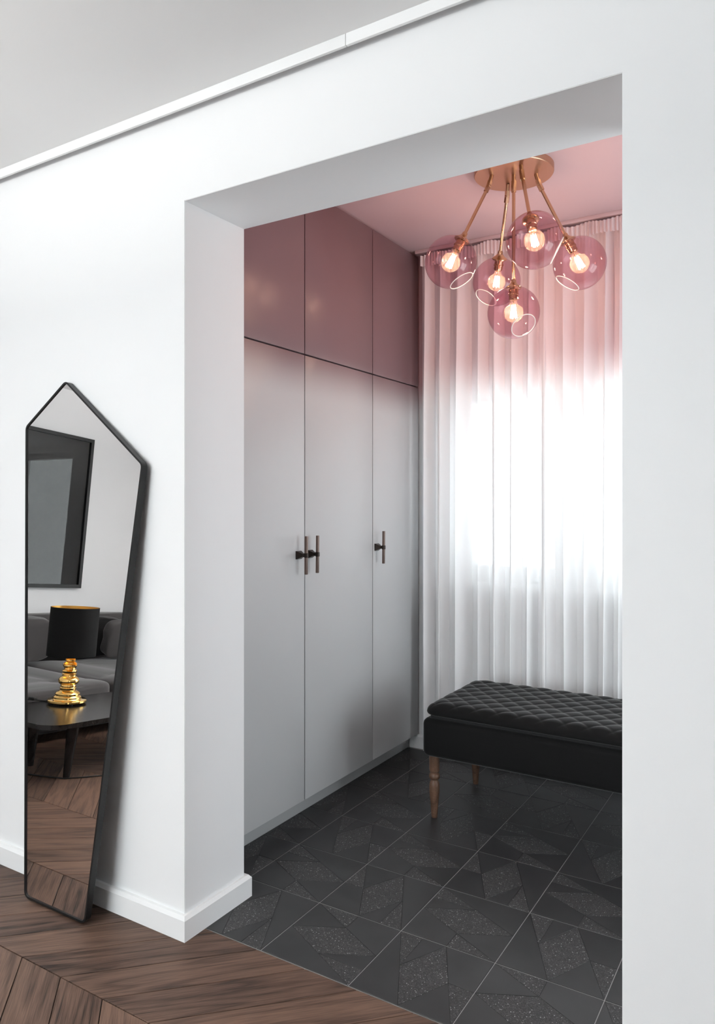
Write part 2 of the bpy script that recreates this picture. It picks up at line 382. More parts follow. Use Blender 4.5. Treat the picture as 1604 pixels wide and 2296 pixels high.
# baseboards (profile with small chamfer)
def baseboard(name, pts, hgt=.072, closed=False):
    """pts: wall-side line (x, y) and outward side handled by a swept profile"""
    bm = bmesh.new()
    prof = [(0, 0), (.018, 0), (.018, hgt - .010), (.010, hgt), (0, hgt)]
    n = len(pts); rings = []
    for i in range(n):
        p = Vector(pts[i])
        if i == 0: d = (Vector(pts[1]) - p).normalized(); nn = Vector((d.y, -d.x)); k = 1
        elif i == n - 1: d = (p - Vector(pts[i - 1])).normalized(); nn = Vector((d.y, -d.x)); k = 1
        else:
            d1 = (p - Vector(pts[i - 1])).normalized(); d2 = (Vector(pts[i + 1]) - p).normalized()
            n1 = Vector((d1.y, -d1.x)); n2 = Vector((d2.y, -d2.x)); nn = n1 + n2; k = 1 / (1 + n1.dot(n2))
        rings.append([bm.verts.new((p.x + nn.x * o * k, p.y + nn.y * o * k, z)) for o, z in prof])
    for a, b_ in zip(rings, rings[1:]):
        m_ = len(prof)
        for j in range(m_): bm.faces.new((a[j], b_[j], b_[(j + 1) % m_], a[(j + 1) % m_]))
    bm.faces.new(rings[0]); bm.faces.new(list(reversed(rings[-1])))
    bmesh.ops.recalc_face_normals(bm, faces=bm.faces)
    return structure(link_mesh(name, bm, M['trim']))
baseboard('baseboard_front', [(LX, W), (JX, W), (JX, WB), (-1.80, WB)])
baseboard('baseboard_right', [(.60, WB), (RX, WB), (RX, W), (RXW, W)])
baseboard('baseboard_niche_back', [(-1.832, NY), (NXR, NY)])
baseboard('baseboard_left', [(LX, BY), (LX, W - .02)])

# ---- chevron oak planks (45 degrees), children of the floor
CH0, CHW, PX, PX0 = 1.303, .45, .1705, -1.928
def clip_y(poly, ymax):
    out = []
    for i in range(len(poly)):
        a, b_ = poly[i], poly[(i + 1) % len(poly)]
        ia, ib = a[1] <= ymax, b_[1] <= ymax
        if ia: out.append(a)
        if ia != ib:
            t = (ymax - a[1]) / (b_[1] - a[1]); out.append((a[0] + t * (b_[0] - a[0]), ymax))
    return out
def plank_mesh(name, poly, s):
    bm = bmesh.new(); top = prism(bm, poly, -.006, 0)
    bmesh.ops.bevel(bm, geom=list(top.edges), offset=.0009, segments=1, affect='EDGES')
    uv = bm.loops.layers.uv.new('UVMap'); q = .70710678
    for f in bm.faces:
        for l in f.loops:
            x, y = l.vert.co.x, l.vert.co.y * s
            l[uv].uv = ((x + y) * q, (x - y) * q)
    me = bpy.data.meshes.new(name); bm.normal_update(); bm.to_mesh(me); bm.free(); me.materials.append(M['oak'])
    return me
g = .0013
base_up = inset([(0, 0), (PX, 0), (PX + CHW, CHW), (CHW, CHW)], g)
base_dn = inset([(CHW, 0), (PX + CHW, 0), (PX, CHW), (0, CHW)], g)
me_up, me_dn = plank_mesh('plank', base_up, 1), plank_mesh('plank', base_dn, -1)
me_cut = plank_mesh('plank', inset(clip_y([(0, 0), (PX, 0), (PX + CHW, CHW), (CHW, CHW)], BORD - .0015 - CH0), g), 1)
rest = bmesh.new()
for c in range(0, -9, -1):
    y0 = CH0 + c * CHW; up = (c % 2 == 0)
    k0 = -24
    for k in range(k0, 28):
        x = PX0 + k * PX
        if x < LX - .6 or x > RXW + .2: continue
        near = c >= -4 and -4.45 < x < 0.12
        if near:
            me = me_cut if c == 0 else (me_up if up else me_dn)
            o = bpy.data.objects.new('plank', me); COL.objects.link(o); o.parent = floor; o.location = (x, y0, 0)
        else:
            src = [(0, 0), (PX, 0), (PX + CHW, CHW), (CHW, CHW)] if up else [(CHW, 0), (PX + CHW, 0), (PX, CHW), (0, CHW)]
            if c == 0: src = clip_y(src, BORD - .0015 - CH0)
            src = inset(src, g); pts = []
            for (a, b_) in src: pts.append((min(max(a + x, LX), RXW), max(b_ + y0, BY)))
            if max(p[0] for p in pts) - min(p[0] for p in pts) < .05 or max(p[1] for p in pts) - min(p[1] for p in pts) < .05: continue
            try: prism(rest, pts, -.006, -.0002)
            except ValueError: pass
uv = rest.loops.layers.uv.new('UVMap')
for f in rest.faces:
    for l in f.loops: l[uv].uv = ((l.vert.co.x + l.vert.co.y) * .707, (l.vert.co.x - l.vert.co.y) * .707)
o = link_mesh('plank_field', rest, M['oak'], floor); o['kind'] = 'stuff'

# ---- patterned charcoal tiles in the niche: each tile a set of inlaid pieces
TX0, TY0, TS = -1.368, 1.9864, .3008
def tile_pieces(kind):
    rh = [(.25, .5), (.5, 0), (.75, .5), (.5, 1)]
    if kind[1] == 'a':
        L = [(rh, 1), ([(0, 1), (.25, .5), (.25, 1)], 1), ([(.75, .5), (1, 0), (1, .5)], 1), ([(0, 0), (.5, 0), (.25, .5), (0, 1)], 0),
             ([(.25, .5), (.5, 1), (.25, 1)], 0), ([(.5, 0), (1, 0), (.75, .5)], 0), ([(.75, .5), (1, .5), (1, 1), (.5, 1)], 0)]
    else:
        L = [(rh, 1), ([(0, .5), (.25, .5), (0, 1)], 1), ([(.75, 0), (1, 0), (.75, .5)], 1), ([(0, 0), (.5, 0), (.25, .5), (0, .5)], 0),
             ([(.25, .5), (.5, 1), (0, 1)], 0), ([(.5, 0), (.75, 0), (.75, .5)], 0), ([(.75, .5), (1, 0), (1, 1), (.5, 1)], 0)]
    if kind[0] == 'H':   # quarter of the design mirrored over the diagonal
        L = [([(y, x) for x, y in reversed(p)], s) for p, s in L]
    return L
tile_cache = {}
half = TS / 2 - .0010
def tile_meshes(kind):
    if kind in tile_cache: return tile_cache[kind]
    bm = bmesh.new(); bx(bm, -half, half, -half, half, -.0030, -.0010)
    tm = bpy.data.meshes.new('floor_tile'); bm.to_mesh(tm); bm.free(); tm.materials.append(M['black_metal'])
    res = []
    for p, s in tile_pieces(kind):
        bm = bmesh.new()
        q = inset([((x - .5) * 2 * half, (y - .5) * 2 * half) for x, y in p], .00075)
        top = prism(bm, q, -.0010, 0 if not s else -.0002)
        bmesh.ops.bevel(bm, geom=list(top.edges), offset=.0004, segments=1, affect='EDGES')
        me = bpy.data.meshes.new('inlay'); bm.normal_update(); bm.to_mesh(me); bm.free(); me.materials.append(M['tile_speck' if s else 'tile_smooth']); res.append(me)
    tile_cache[kind] = (tm, res); return tile_cache[kind]
fixed = {(2, 0): 'a', (1, -1): 'a', (0, 0): 'b', (1, 1): 'b', (0, -1): 'a', (2, -1): 'a', (1, 0): 'b', (-1, 0): 'b'}
rnd = random.Random(3)
for c in range(-2, 5):
    for r in range(-1, 6):
        kind = ('V' if (c + r) % 2 == 0 else 'H') + fixed.get((c, r), rnd.choice('ab'))
        x = TX0 + (c + .5) * TS; y = TY0 + (r + .5) * TS
        if y - half > NY - .03 or x - half > NXR: continue
        hidden = x > .05 or y + half > NY
        tm, pcs = tile_meshes(kind)
        if y + half > NY or x + half > NXR:      # cut tiles by the far wall stay whole under the skirting only if they fit
            sy = (NY - .001 - (y - half)) / (2 * half) if y + half > NY else 1
            sx = (NXR - .001 - (x - half)) / (2 * half) if x + half > NXR else 1
        else: sx = sy = 1
        t = bpy.data.objects.new('floor_tile', tm); COL.objects.link(t); t.parent = floor2
        t.location = (x - half + half * sx, y - half + half * sy, 0); t.scale = (sx, sy, 1)
        for me in pcs:
            p = bpy.data.objects.new('inlay', me); COL.objects.link(p); p.parent = t

# ------------------------------------------------------------------ wardrobes along the left side of the niche
DX = -1.78; DT = .022; GAPD = .0029
ZB, ZS, ZT = .078, 1.906, NZ - .010
ED = [WB + .02, 2.479, 3.0287, 3.506]
ED[0] = ED[1] - .5497
wl = ['grey tall wardrobe with rose upper door, half hidden by the white doorway jamb',
      'middle grey wardrobe with rose upper door between two other wardrobes',
      'narrow grey wardrobe with rose upper door beside the sheer curtain']
def handle(parent, y):
    z = 1.086
    bm = bmesh.new()
    def sq(x0, x1, h0, h1):   # frustum of square section along x
        vs = []
        for x, hh in ((x0, h0), (x1, h1)): vs.append([bm.verts.new((x, y + a * hh, z + b_ * hh)) for a, b_ in ((-1, -1), (1, -1), (1, 1), (-1, 1))])
        bm.faces.new(vs[0]); bm.faces.new(list(reversed(vs[1])))
        for i in range(4): bm.faces.new((vs[0][i], vs[0][(i + 1) % 4], vs[1][(i + 1) % 4], vs[1][i]))
    sq(DX - .0005, DX + .006, .0165, .0165); sq(DX + .006, DX + .026, .0160, .0060); sq(DX + .026, DX + .034, .0060, .0070)
    bmesh.ops.recalc_face_normals(bm, faces=bm.faces)
    link_mesh('handle_mount', bm, M['bronze'], parent)
    xc = DX + .041
    bm = bmesh.new(); bx(bm, xc - .0055, xc + .0055, y - .0055, y + .0055, z - .077, z + .077, .0015)
    for v in bm.verts:      # bars widen slightly and twist like cast metal
        k = (v.co.z - z) / .077; v.co.y += .0012 * k * abs(k)
    link_mesh('handle_bar', bm, M['bronze_light'], parent, 40)
    bm = bmesh.new(); lathe(bm, [(.0085, -.009), (.0092, -.007), (.0092, .007), (.0085, .009)], 20, Matrix.Translation((xc, y, z)))
    o = link_mesh('handle_collar', bm, M['bronze'], parent, 40)
for i in range(3):
    y0, y1 = ED[i], ED[i + 1]
    t = thing('wardrobe', wl[i], 'wardrobe', ((DX + NXL) / 2, (y0 + y1) / 2, ZB - .02), 0, 'row of fitted wardrobes')
    off = -t.location
    bm = bmesh.new(); bx(bm, NXL + .005, DX - DT - .002, y0 + .001, y1 - .001, ZB, ZT); bmesh.ops.translate(bm, verts=bm.verts, vec=off)
    link_mesh('body', bm, M['dark_gap'], t)
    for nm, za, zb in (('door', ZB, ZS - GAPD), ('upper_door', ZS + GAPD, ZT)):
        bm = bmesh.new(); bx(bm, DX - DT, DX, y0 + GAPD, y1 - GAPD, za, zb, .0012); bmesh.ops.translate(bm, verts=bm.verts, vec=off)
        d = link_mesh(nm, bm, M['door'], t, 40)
        if nm == 'door':
            hl = bpy.data.objects.new('tmp', None)
            hy = (2.432, 2.511, 3.062)[i]
            before = set(bpy.data.objects); handle(d, hy)
            for o in set(bpy.data.objects) - before: o.data.transform(Matrix.Translation(off))
            bpy.data.objects.remove(hl)
pl = box('wardrobe_plinth', (-1.852, -1.834, ED[0], 3.501, 0, ZB - .001), M['grey_paint'], bev=.001)
tag(pl, 'long grey plinth board under the wardrobe doors on the dark tiles', 'plinth')
sc = box('ceiling_filler', (-1.83, -1.80, ED[0], 3.506, NZ - .010, NZ), M['ombre_wall'])
tag(sc, 'thin rose filler strip between wardrobe tops and pink ceiling', 'filler strip')

# ------------------------------------------------------------------ leaning mirror
TIL, MYB = R(3.2), 1.496
mo = thing('floor_mirror', 'tall house-shaped mirror in thin black frame leaning on the white wall', 'mirror', (-2.05, MYB, 0))
corner = [(-2.2047, .006), (-1.9028, .006), (-1.7359, 1.4186), (-2.1205, 1.7076), (-2.3251, 1.5633)]
poly = [(x + 2.05, s) for x, s in corner]
# local plane -> (x, s) with outward normal towards the room (-y)
mtx = Matrix(((1, 0, 0, 0), (0, math.sin(TIL), -math.cos(TIL), 0), (0, math.cos(TIL), math.sin(TIL), 0), (0, 0, 0, 1)))
outer = rounded(poly, [.024, .024, .024, .022, .024], 8)
inner = rounded(inset(poly, .0062), [.017, .017, .017, .015, .017], 8)
TH = .021
bm = bmesh.new()
def ring(pts, d): return [bm.verts.new(mtx @ Vector((x, s, d))) for x, s in pts]
oo, oi_, ib, ob = ring(outer, 0), ring(inner, 0), ring(inner, -.006), ring(outer, -TH)
n = len(outer)
for A, B in ((oo, oi_), (oi_, ib)):
    for i in range(n): bm.faces.new((A[i], A[(i + 1) % n], B[(i + 1) % n], B[i]))
for i in range(n): bm.faces.new((ob[i], ob[(i + 1) % n], oo[(i + 1) % n], oo[i]))
bm.faces.new(ob)
bmesh.ops.recalc_face_normals(bm, faces=bm.faces)
link_mesh('frame', bm, M['black_metal'], mo, 30)
bm = bmesh.new(); bm.faces.new([bm.verts.new(mtx @ Vector((x, s, -.0035))) for x, s in rounded(inset(poly, .0060), [.017, .017, .017, .015, .017], 8)])
gl = link_mesh('mirror_glass', bm, M['mirror'], mo)

# ------------------------------------------------------------------ chandelier
CX, CY = -.998, 2.785
ch = thing('chandelier', 'rose gold ceiling lamp with five pink glass globes on angled arms', 'chandelier', (CX, CY, NZ))
bm = bmesh.new(); lathe(bm, [(.02, 0), (.153, 0), (.153, -.022), (.1505, -.025), (.02, -.025)], 64, cap0=False, cap1=False)
bm.faces.new([bm.verts.new((.02 * math.cos(2 * PI * i / 16), .02 * math.sin(2 * PI * i / 16), -.0249)) for i in range(16)])
bmesh.ops.recalc_face_normals(bm, faces=bm.faces)
link_mesh('canopy', bm, M['brass_brushed'], ch, 40)
GR = .101
globes = [((-1.208, 2.657, 2.237), (.55, .1, -1)), ((-1.155, 3.01, 2.241), (-.45, -.55, -1)), ((-.856, 2.604, 2.241), (1.0, .45, -.55)),
          ((-.773, 2.896, 2.225), (-.55, -.25, -1)), ((-.999, 2.786, 2.04), (.45, -.30, -.55))]
def globe_shell(bm, c, axis, hole, R_, n=48, m_=28):
    """sphere with a round opening: axis = unit vector to the opening, hole = half angle"""
    q = Vector(axis).to_track_quat('Z', 'Y').to_matrix(); rings = []
    for j in range(m_ + 1):
        th = hole + (PI - hole - .001) * j / m_
        rings.append([bm.verts.new(Vector(c) + R_ * (q @ Vector((math.sin(th) * math.cos(2 * PI * i / n), math.sin(th) * math.sin(2 * PI * i / n), math.cos(th))))) for i in range(n)])
    for a, b_ in zip(rings, rings[1:]):
        for i in range(n): bm.faces.new((a[i], b_[i], b_[(i + 1) % n], a[(i + 1) % n]))
    return rings[0]
for gi, (gc, oax) in enumerate(globes):
    c = Vector(gc) - Vector((CX, CY, NZ)); hz_ = Vector((c.x, c.y, 0)); L = hz_.length
    u = hz_.normalized() if L > .05 else Vector((0, 0, 0))
    if L > .05:
        top = u * .085 + Vector((0, 0, -.025)); el = u * .098 + Vector((0, 0, -.068))
    else:
        top = Vector((0, 0, -.025)); el = Vector((0, 0, -.068))
    ax = (c - el).normalized()                       # arm direction, points down to the globe
    neck = c - ax * (GR * .985)                      # where the arm enters the globe
    bm = bmesh.new(); rod(bm, top, el, .0078, 16); rod(bm, el, neck - ax * .012, .0066, 16)
    arm = link_mesh('arm', bm, M['brass'], ch, 40)
    bm = bmesh.new(); d0 = (el - top).normalized(); rod(bm, el - d0 * .020, el + d0 * .004, .0105, 6); rod(bm, el - ax * .004, el + ax * .024, .0105, 6)
    link_mesh('arm_joint', bm, M['brass'], arm)
    # cap: bell where the arm meets the globe
    mt, _ = axis_mtx(neck - ax * .030, neck)
    bm = bmesh.new(); lathe(bm, [(.0085, 0), (.0105, .004), (.0110, .012), (.015, .018), (.024, .026), (.031, .031), (.031, .035)], 28, mt)
    link_mesh('cap', bm, M['brass'], ch, 40)
    mt, _ = axis_mtx(neck, neck + ax)
    bm = bmesh.new(); lathe(bm, [(.0275, .001), (.0275, .008), (.0185, .010), (.0185, .024), (.0205, .026), (.0205, .031), (.0180, .033), (.0180, .048), (.0150, .052)], 28, mt)
    link_mesh('socket', bm, M['brass'], ch, 35)
    # bulb (globe lamp with thread)
    b0 = .048; bm = bmesh.new()
    prof = [(.0128, b0), (.0135, b0 + .006), (.0140, b0 + .012), (.0175, b0 + .020), (.0255, b0 + .029)]
    cz = b0 + .052; rb = .0375
    for k in range(12):
        a = R(128 - 10) - (R(118)) * k / 11
        prof.append((rb * math.sin(a) if k < 11 else .0005, cz - rb * math.cos(a)))
    prof = prof[:5] + [(rb * math.sin(R(52 + 128 * k / 12)) if k < 12 else .0004, cz - rb * math.cos(R(52 + 128 * k / 12))) for k in range(13)]
    lathe(bm, prof, 28, mt)
    bulb = link_mesh('bulb', bm, M['bulb_glass'], ch, 60)
    bm = bmesh.new()
    nloop = 6
    for k in range(nloop):
        a = 2 * PI * k / nloop; a2 = 2 * PI * (k + .5) / nloop
        p0 = mt @ Vector((.0085 * math.cos(a), .0085 * math.sin(a), b0 + .028)); p1 = mt @ Vector((.0125 * math.cos(a2), .0125 * math.sin(a2), b0 + .072))
        p2 = mt @ Vector((.0090 * math.cos(a + 2 * PI / nloop), .0090 * math.sin(a + 2 * PI / nloop), b0 + .030))
        rod(bm, p0, p1, .0011, 6); rod(bm, p1, p2, .0011, 6)
    link_mesh('filament', bm, M['filament'], bulb, 40)
    bm = bmesh.new(); rod(bm, mt @ Vector((0, 0, b0 + .006)), mt @ Vector((0, 0, b0 + .030)), .0035, 10, .0022)
    link_mesh('filament_stem', bm, M['brass'], bulb, 40)
    bm = bmesh.new(); hole = R(29); oa = Vector(oax).normalized()
    r0 = globe_shell(bm, c, oa, hole, GR); rim_pts = [v.co.copy() for v in r0]
    sh = link_mesh('glass_globe', bm, M['globe'], ch, 60)
    bm = bmesh.new(); tube(bm, rim_pts, .0018, 8, True); link_mesh('globe_rim', bm, M['rim'], sh, 60)

# ------------------------------------------------------------------ curtain on its ceiling track
def curtain():
    x0, x1, z0, z1 = -1.722, .52, .028, 2.566
    ncol, nrow = 900, 34
    rr = random.Random(11); k = 27
    edges = [0]
    for i in range(k): edges.append(edges[-1] + .65 + rr.random() * .9)
    edges = [e / edges[-1] for e in edges]
    amp = [.75 + .6 * rr.random() for _ in range(k)]; drift = [rr.uniform(-.012, .012) for _ in range(k + 1)]
    drift[0] = 0
    fold = [rr.uniform(.15, 1.0) for _ in range(k)]
    bm = bmesh.new(); rows = []
    for j in range(nrow + 1):
        z = z1 + (z0 - z1) * j / nrow; dn = (z1 - z) / (z1 - z0); row = []
        for i in range(ncol + 1):
            t = i / ncol
            s = 0
            while s < k - 1 and t > edges[s + 1]: s += 1
            f = (t - edges[s]) / (edges[s + 1] - edges[s])
            a0, a1 = edges[s] * (x1 - x0) + drift[s] * dn, edges[s + 1] * (x1 - x0) + drift[s + 1] * dn
            w = a1 - a0; ph = 2 * PI * f
            A = amp[s] * (.010 + .020 * min(1, dn * 3))
            x = x0 + a0 + w * f + w * .19 * fold[s] * math.sin(2 * ph) * min(1, .25 + dn * 3)
            y = 3.438 - A * math.sin(ph) * (1 if s % 2 == 0 else .85) + .0035 * noise.noise(Vector((x * 30, z * 1.5, 3)))
            if dn < .04:        # gathered heading tape
                y += .0035 * math.sin(2 * PI * x / .017) * (1 - dn / .04)
            row.append(bm.verts.new((x, y, z)))
        rows.append(row)
    for a, b_ in zip(rows, rows[1:]):
        for i in range(ncol): bm.faces.new((a[i], a[i + 1], b_[i + 1], b_[i]))
    return bm
cu = thing('curtain', 'floor-length sheer curtain dip-dyed from pink to white over the window', 'curtain', (-.6, 3.44, .028))
bm = curtain(); bmesh.ops.translate(bm, verts=bm.verts, vec=-cu.location)
link_mesh('curtain_cloth', bm, M['voile'], cu, 60)
bm = bmesh.new()
x = -1.71; rr = random.Random(5); bm2 = bmesh.new()
# heading tape: doubled cloth at the top
cols = 560; rws = []
for z in (2.572, 2.545, 2.512):
    row = []
    for i in range(cols + 1):
        xx = -1.722 + 2.242 * i / cols
        row.append(bm2.verts.new((xx, 3.422 + .006 * math.sin(2 * PI * xx / .0185 + 1.4 * math.sin(xx * 23)) + .010 * math.sin(xx * 33), z + (.006 * math.sin(xx * 41) if z > 2.56 else 0))))
    rws.append(row)
for a, b_ in zip(rws, rws[1:]):
    for i in range(cols): bm2.faces.new((a[i], a[i + 1], b_[i + 1], b_[i]))
bm.free(); bmesh.ops.translate(bm2, verts=bm2.verts, vec=-cu.location)
link_mesh('heading_tape', bm2, M['voile'], cu, 60)
tr = box('curtain_track', (-1.76, .60, 3.425, 3.45, NZ - .018, NZ), M['pink_ceiling'], bev=.002)
tag(tr, 'slim pink curtain track fixed to the ceiling above the sheer curtain', 'curtain track')

# ------------------------------------------------------------------ bench
BX0, BX1, BY0, BY1 = -1.372, -.16, 2.728, 3.262
be = thing('bench', 'black velvet bench with quilted cushion on turned wooden legs', 'bench', ((BX0 + BX1) / 2, (BY0 + BY1) / 2, 0))
off = -be.location
def upholstered(name, x0, x1, y0, y1, z0, z1, r, m, parent, off):
    bm = bmesh.new(); bx(bm, x0, x1, y0, y1, z0, z1, r, 5); bmesh.ops.translate(bm, verts=bm.verts, vec=off)
    return link_mesh(name, bm, m, parent, 60)
upholstered('base', BX0, BX1, BY0, BY1, .258, .416, .026, M['velvet'], be, off)
upholstered('trim_band', BX0 + .030, BX1 - .030, BY0 + .022, BY1 - .022, .410, .437, .006, M['velvet_trim'], be, off)
def quilt():
    x0, x1, y0, y1, rc, zc = BX0 - .006 + .012, BX1 - .006, BY0 - .002, BY1 + .002, .055, .440
    nx, ny = 300, 140; bm = bmesh.new(); top, bot = [], []
    cx, cy = (x0 + x1) / 2, (y0 + y1) / 2; hx, hy = (x1 - x0) / 2, (y1 - y0) / 2
    lx, ly = .088, .092
    for j in range(ny + 1):
        rt, rb_ = [], []
        for i in range(nx + 1):
            # denser near the edge
            su = math.sin(PI / 2 * (2 * i / nx - 1)) * .35 + (2 * i / nx - 1) * .65; sv = math.sin(PI / 2 * (2 * j / ny - 1)) * .35 + (2 * j / ny - 1) * .65
            x, y = su * hx, sv * hy
            qx, qy = abs(x) - (hx - rc), abs(y) - (hy - rc)
            if qx > 0 and qy > 0:
                l = math.hypot(qx, qy)
                m_ = max(qx, qy)
                if l > 1e-9:
                    k = m_ / l; qx *= k; qy *= k
                    x = math.copysign(hx - rc + qx, x); y = math.copysign(hy - rc + qy, y)
                d = rc - math.hypot(qx, qy)
            else: d = min(hx - abs(x), hy - abs(y))
            d = max(d, 0); r_ = .060
            T = math.sqrt(max(0, 1 - (1 - min(d / r_, 1)) ** 2)); T2 = math.sqrt(max(0, 1 - (1 - min(d / .02, 1)) ** 2))
            X, Y = cx + x, cy + y
            u, v = X / lx + Y / ly, X / lx - Y / ly
            su_, sv_ = abs(math.sin(PI * u)), abs(math.sin(PI * v))
            q = (su_ ** .45) * (sv_ ** .45)
            fu = abs((u + .5) % 1 - .5)          # double seam along one diagonal
            if fu < .045: q = max(q, .30 * (sv_ ** .45) * (1 - (fu / .045) ** 2))
            fv = abs((v + .5) % 1 - .5)
            if fv < .045: q = max(q, .30 * (su_ ** .45) * (1 - (fv / .045) ** 2))
            wob = .002 * noise.noise(Vector((X * 9, Y * 9, 0)))
            rt.append(bm.verts.new((X, Y, zc + .034 * T + (.0068 * q + wob) * min(1, d / .03))))
            rb_.append(bm.verts.new((X, Y, zc - .012 * T2)))
        top.append(rt); bot.append(rb_)
    for j in range(ny):
        for i in range(nx):
            bm.faces.new((top[j][i], top[j][i + 1], top[j + 1][i + 1], top[j + 1][i]))
            bm.faces.new((bot[j][i], bot[j + 1][i], bot[j + 1][i + 1], bot[j][i + 1]))
    bmesh.ops.remove_doubles(bm, verts=bm.verts, dist=.0002)
    bmesh.ops.translate(bm, verts=bm.verts, vec=off)
    return bm
link_mesh('quilted_cushion', quilt(), M['velvet'], be, 75)
leg_prof = [(.0115, 0), (.0125, .004), (.0130, .012), (.0165, .060), (.0208, .105), (.0215, .128), (.0200, .142), (.0150, .154), (.0150, .157), (.0195, .160), (.0225, .166), (.0225, .174), (.0200, .181), (.0165, .184), (.0165, .187), (.0200, .190), (.0208, .196), (.0215, .262)]
for (lx_, ly_) in ((-1.335, 2.775), (-1.331, 3.204), (-.21, 2.775), (-.21, 3.204)):
    bm = bmesh.new(); lathe(bm, leg_prof, 28, Matrix.Translation(Vector((lx_, ly_, 0)) + off)); link_mesh('leg', bm, M['leg_wood'], be, 40)

# ------------------------------------------------------------------ living room things seen in the mirror
# picture on the left wall
PY0, PY1, PZ0, PZ1 = -.945, .02, .866, 2.110
pf = thing('framed_picture', 'large charcoal picture in black frame hanging above the sofa', 'picture', (LX, (PY0 + PY1) / 2, PZ0))
bm = bmesh.new(); fw = .028
for d in ((LX + .001, LX + .036, PY0, PY1, PZ0, PZ0 + fw), (LX + .001, LX + .036, PY0, PY1, PZ1 - fw, PZ1), (LX + .001, LX + .036, PY0, PY0 + fw, PZ0 + fw, PZ1 - fw), (LX + .001, LX + .036, PY1 - fw, PY1, PZ0 + fw, PZ1 - fw)):
    bx(bm, *d)
bmesh.ops.translate(bm, verts=bm.verts, vec=-pf.location); link_mesh('frame', bm, M['black_metal'], pf)
bm = bmesh.new(); bx(bm, LX + .002, LX + .010, PY0 + fw, PY1 - fw, PZ0 + fw, PZ1 - fw); bmesh.ops.translate(bm, verts=bm.verts, vec=-pf.location); link_mesh('print', bm, M['print'], pf)
bm = bmesh.new(); bx(bm, LX + .022, LX + .024, PY0 + fw, PY1 - fw, PZ0 + fw, PZ1 - fw); bmesh.ops.translate(bm, verts=bm.verts, vec=-pf.location); link_mesh('picture_glass', bm, M['picture_glass'], pf)

def pillow_mesh(bm, c, s, e=(.35, .35), rot=None, wr=.01, seed=0, n=40, tuft=None):
    """soft cushion: superellipsoid with wrinkles"""
    c = Vector(c); mt = (rot or Matrix()).to_3x3()
    def sp(v, p): return math.copysign(abs(v) ** p, v)
    rings = []
    for j in range(n + 1):
        et = -PI / 2 + PI * j / n; row = []
        for i in range(2 * n):
            om = 2 * PI * i / (2 * n)
            p = Vector((sp(math.cos(et), e[0]) * sp(math.cos(om), e[1]), sp(math.cos(et), e[0]) * sp(math.sin(om), e[1]), sp(math.sin(et), e[0])))
            q = Vector((p.x * s[0], p.y * s[1], p.z * s[2]))
            w = noise.noise(q * 5 + Vector((seed, 0, 0))) + .5 * noise.noise(q * 13 + Vector((0, seed, 0)))
            q = q + q.normalized() * w * wr
            if tuft and p.z > .3:
                g_ = abs(math.sin(PI * (q.y + .05) / tuft)); h_ = abs(math.sin(PI * (q.x + .1) / tuft)); q.z -= .020 * (1 - g_ ** .5) + .014 * (1 - h_ ** .5)
            row.append(bm.verts.new(c + mt @ q))
        rings.append(row)
    m_ = 2 * n
    for a, b_ in zip(rings, rings[1:]):
        for i in range(m_): bm.faces.new((a[i], a[(i + 1) % m_], b_[(i + 1) % m_], b_[i]))
    bmesh.ops.remove_doubles(bm, verts=bm.verts, dist=.0008)
    return bm
so = thing('sofa', 'low charcoal velvet sofa with tufted seat standing against the left wall', 'sofa', (-4.5, -.2, 0))
off = -so.location
SY0, SY1 = -1.75, 1.25
bm = bmesh.new(); bx(bm, -5.15, -3.90, SY0, SY1, .06, .20, .02, 3); bmesh.ops.translate(bm, verts=bm.verts, vec=off); link_mesh('base', bm, M['sofa_dark'], so, 50)
for i, (a, b_) in enumerate(((SY0, -.25), (-.25, SY1))):
    bm = bmesh.new(); pillow_mesh(bm, (-4.42, (a + b_) / 2, .27), (.585, (b_ - a) / 2, .078), (.30, .18), wr=.012, seed=i * 7, n=56, tuft=.42)
    bmesh.ops.translate(bm, verts=bm.verts, vec=off); link_mesh('seat_cushion', bm, M['sofa'], so, 70)
bm = bmesh.new(); pillow_mesh(bm, (-5.05, (SY0 + SY1) / 2, .41), (.11, (SY1 - SY0) / 2, .265), (.3, .15), wr=.010, seed=3, n=50)
bmesh.ops.translate(bm, verts=bm.verts, vec=off); link_mesh('backrest', bm, M['sofa'], so, 70)
for lx_ in (-5.05, -4.0):
    for ly_ in (SY0 + .12, SY1 - .12):
        bm = bmesh.new(); rod(bm, Vector((lx_, ly_, 0)) + off, Vector((lx_, ly_, .062)) + off, .018, 14, .022); link_mesh('leg', bm, M['black_wood'], so, 40)
# loose cushions on the sofa
def loose(label, c, s, ry, rz, m, seed, e=(.42, .30)):
    rot = Matrix.Rotation(R(rz), 3, 'Z') @ Matrix.Rotation(R(ry), 3, 'Y')
    bm = bmesh.new(); pillow_mesh(bm, (0, 0, 0), s, e, rot.to_4x4(), wr=.022, seed=seed, n=44)
    o = link_mesh('cushion', bm, m, None, 70); o.location = c
    return tag(o, label, 'cushion', 'cushions on the sofa')
loose('big smooth charcoal back cushion leaning on the sofa below the picture', (-4.77, .03, .520), (.085, .43, .165), 12, 0, M['sofa'], 2)
loose('black back cushion behind the lamp shade on the sofa', (-4.80, -.76, .510), (.060, .33, .150), 8, 0, M['sofa_dark'], 9)
loose('crumpled dark grey cushion slouching against the black back cushion', (-4.60, -1.02, .505), (.055, .235, .155), 18, 8, M['sofa'], 21)

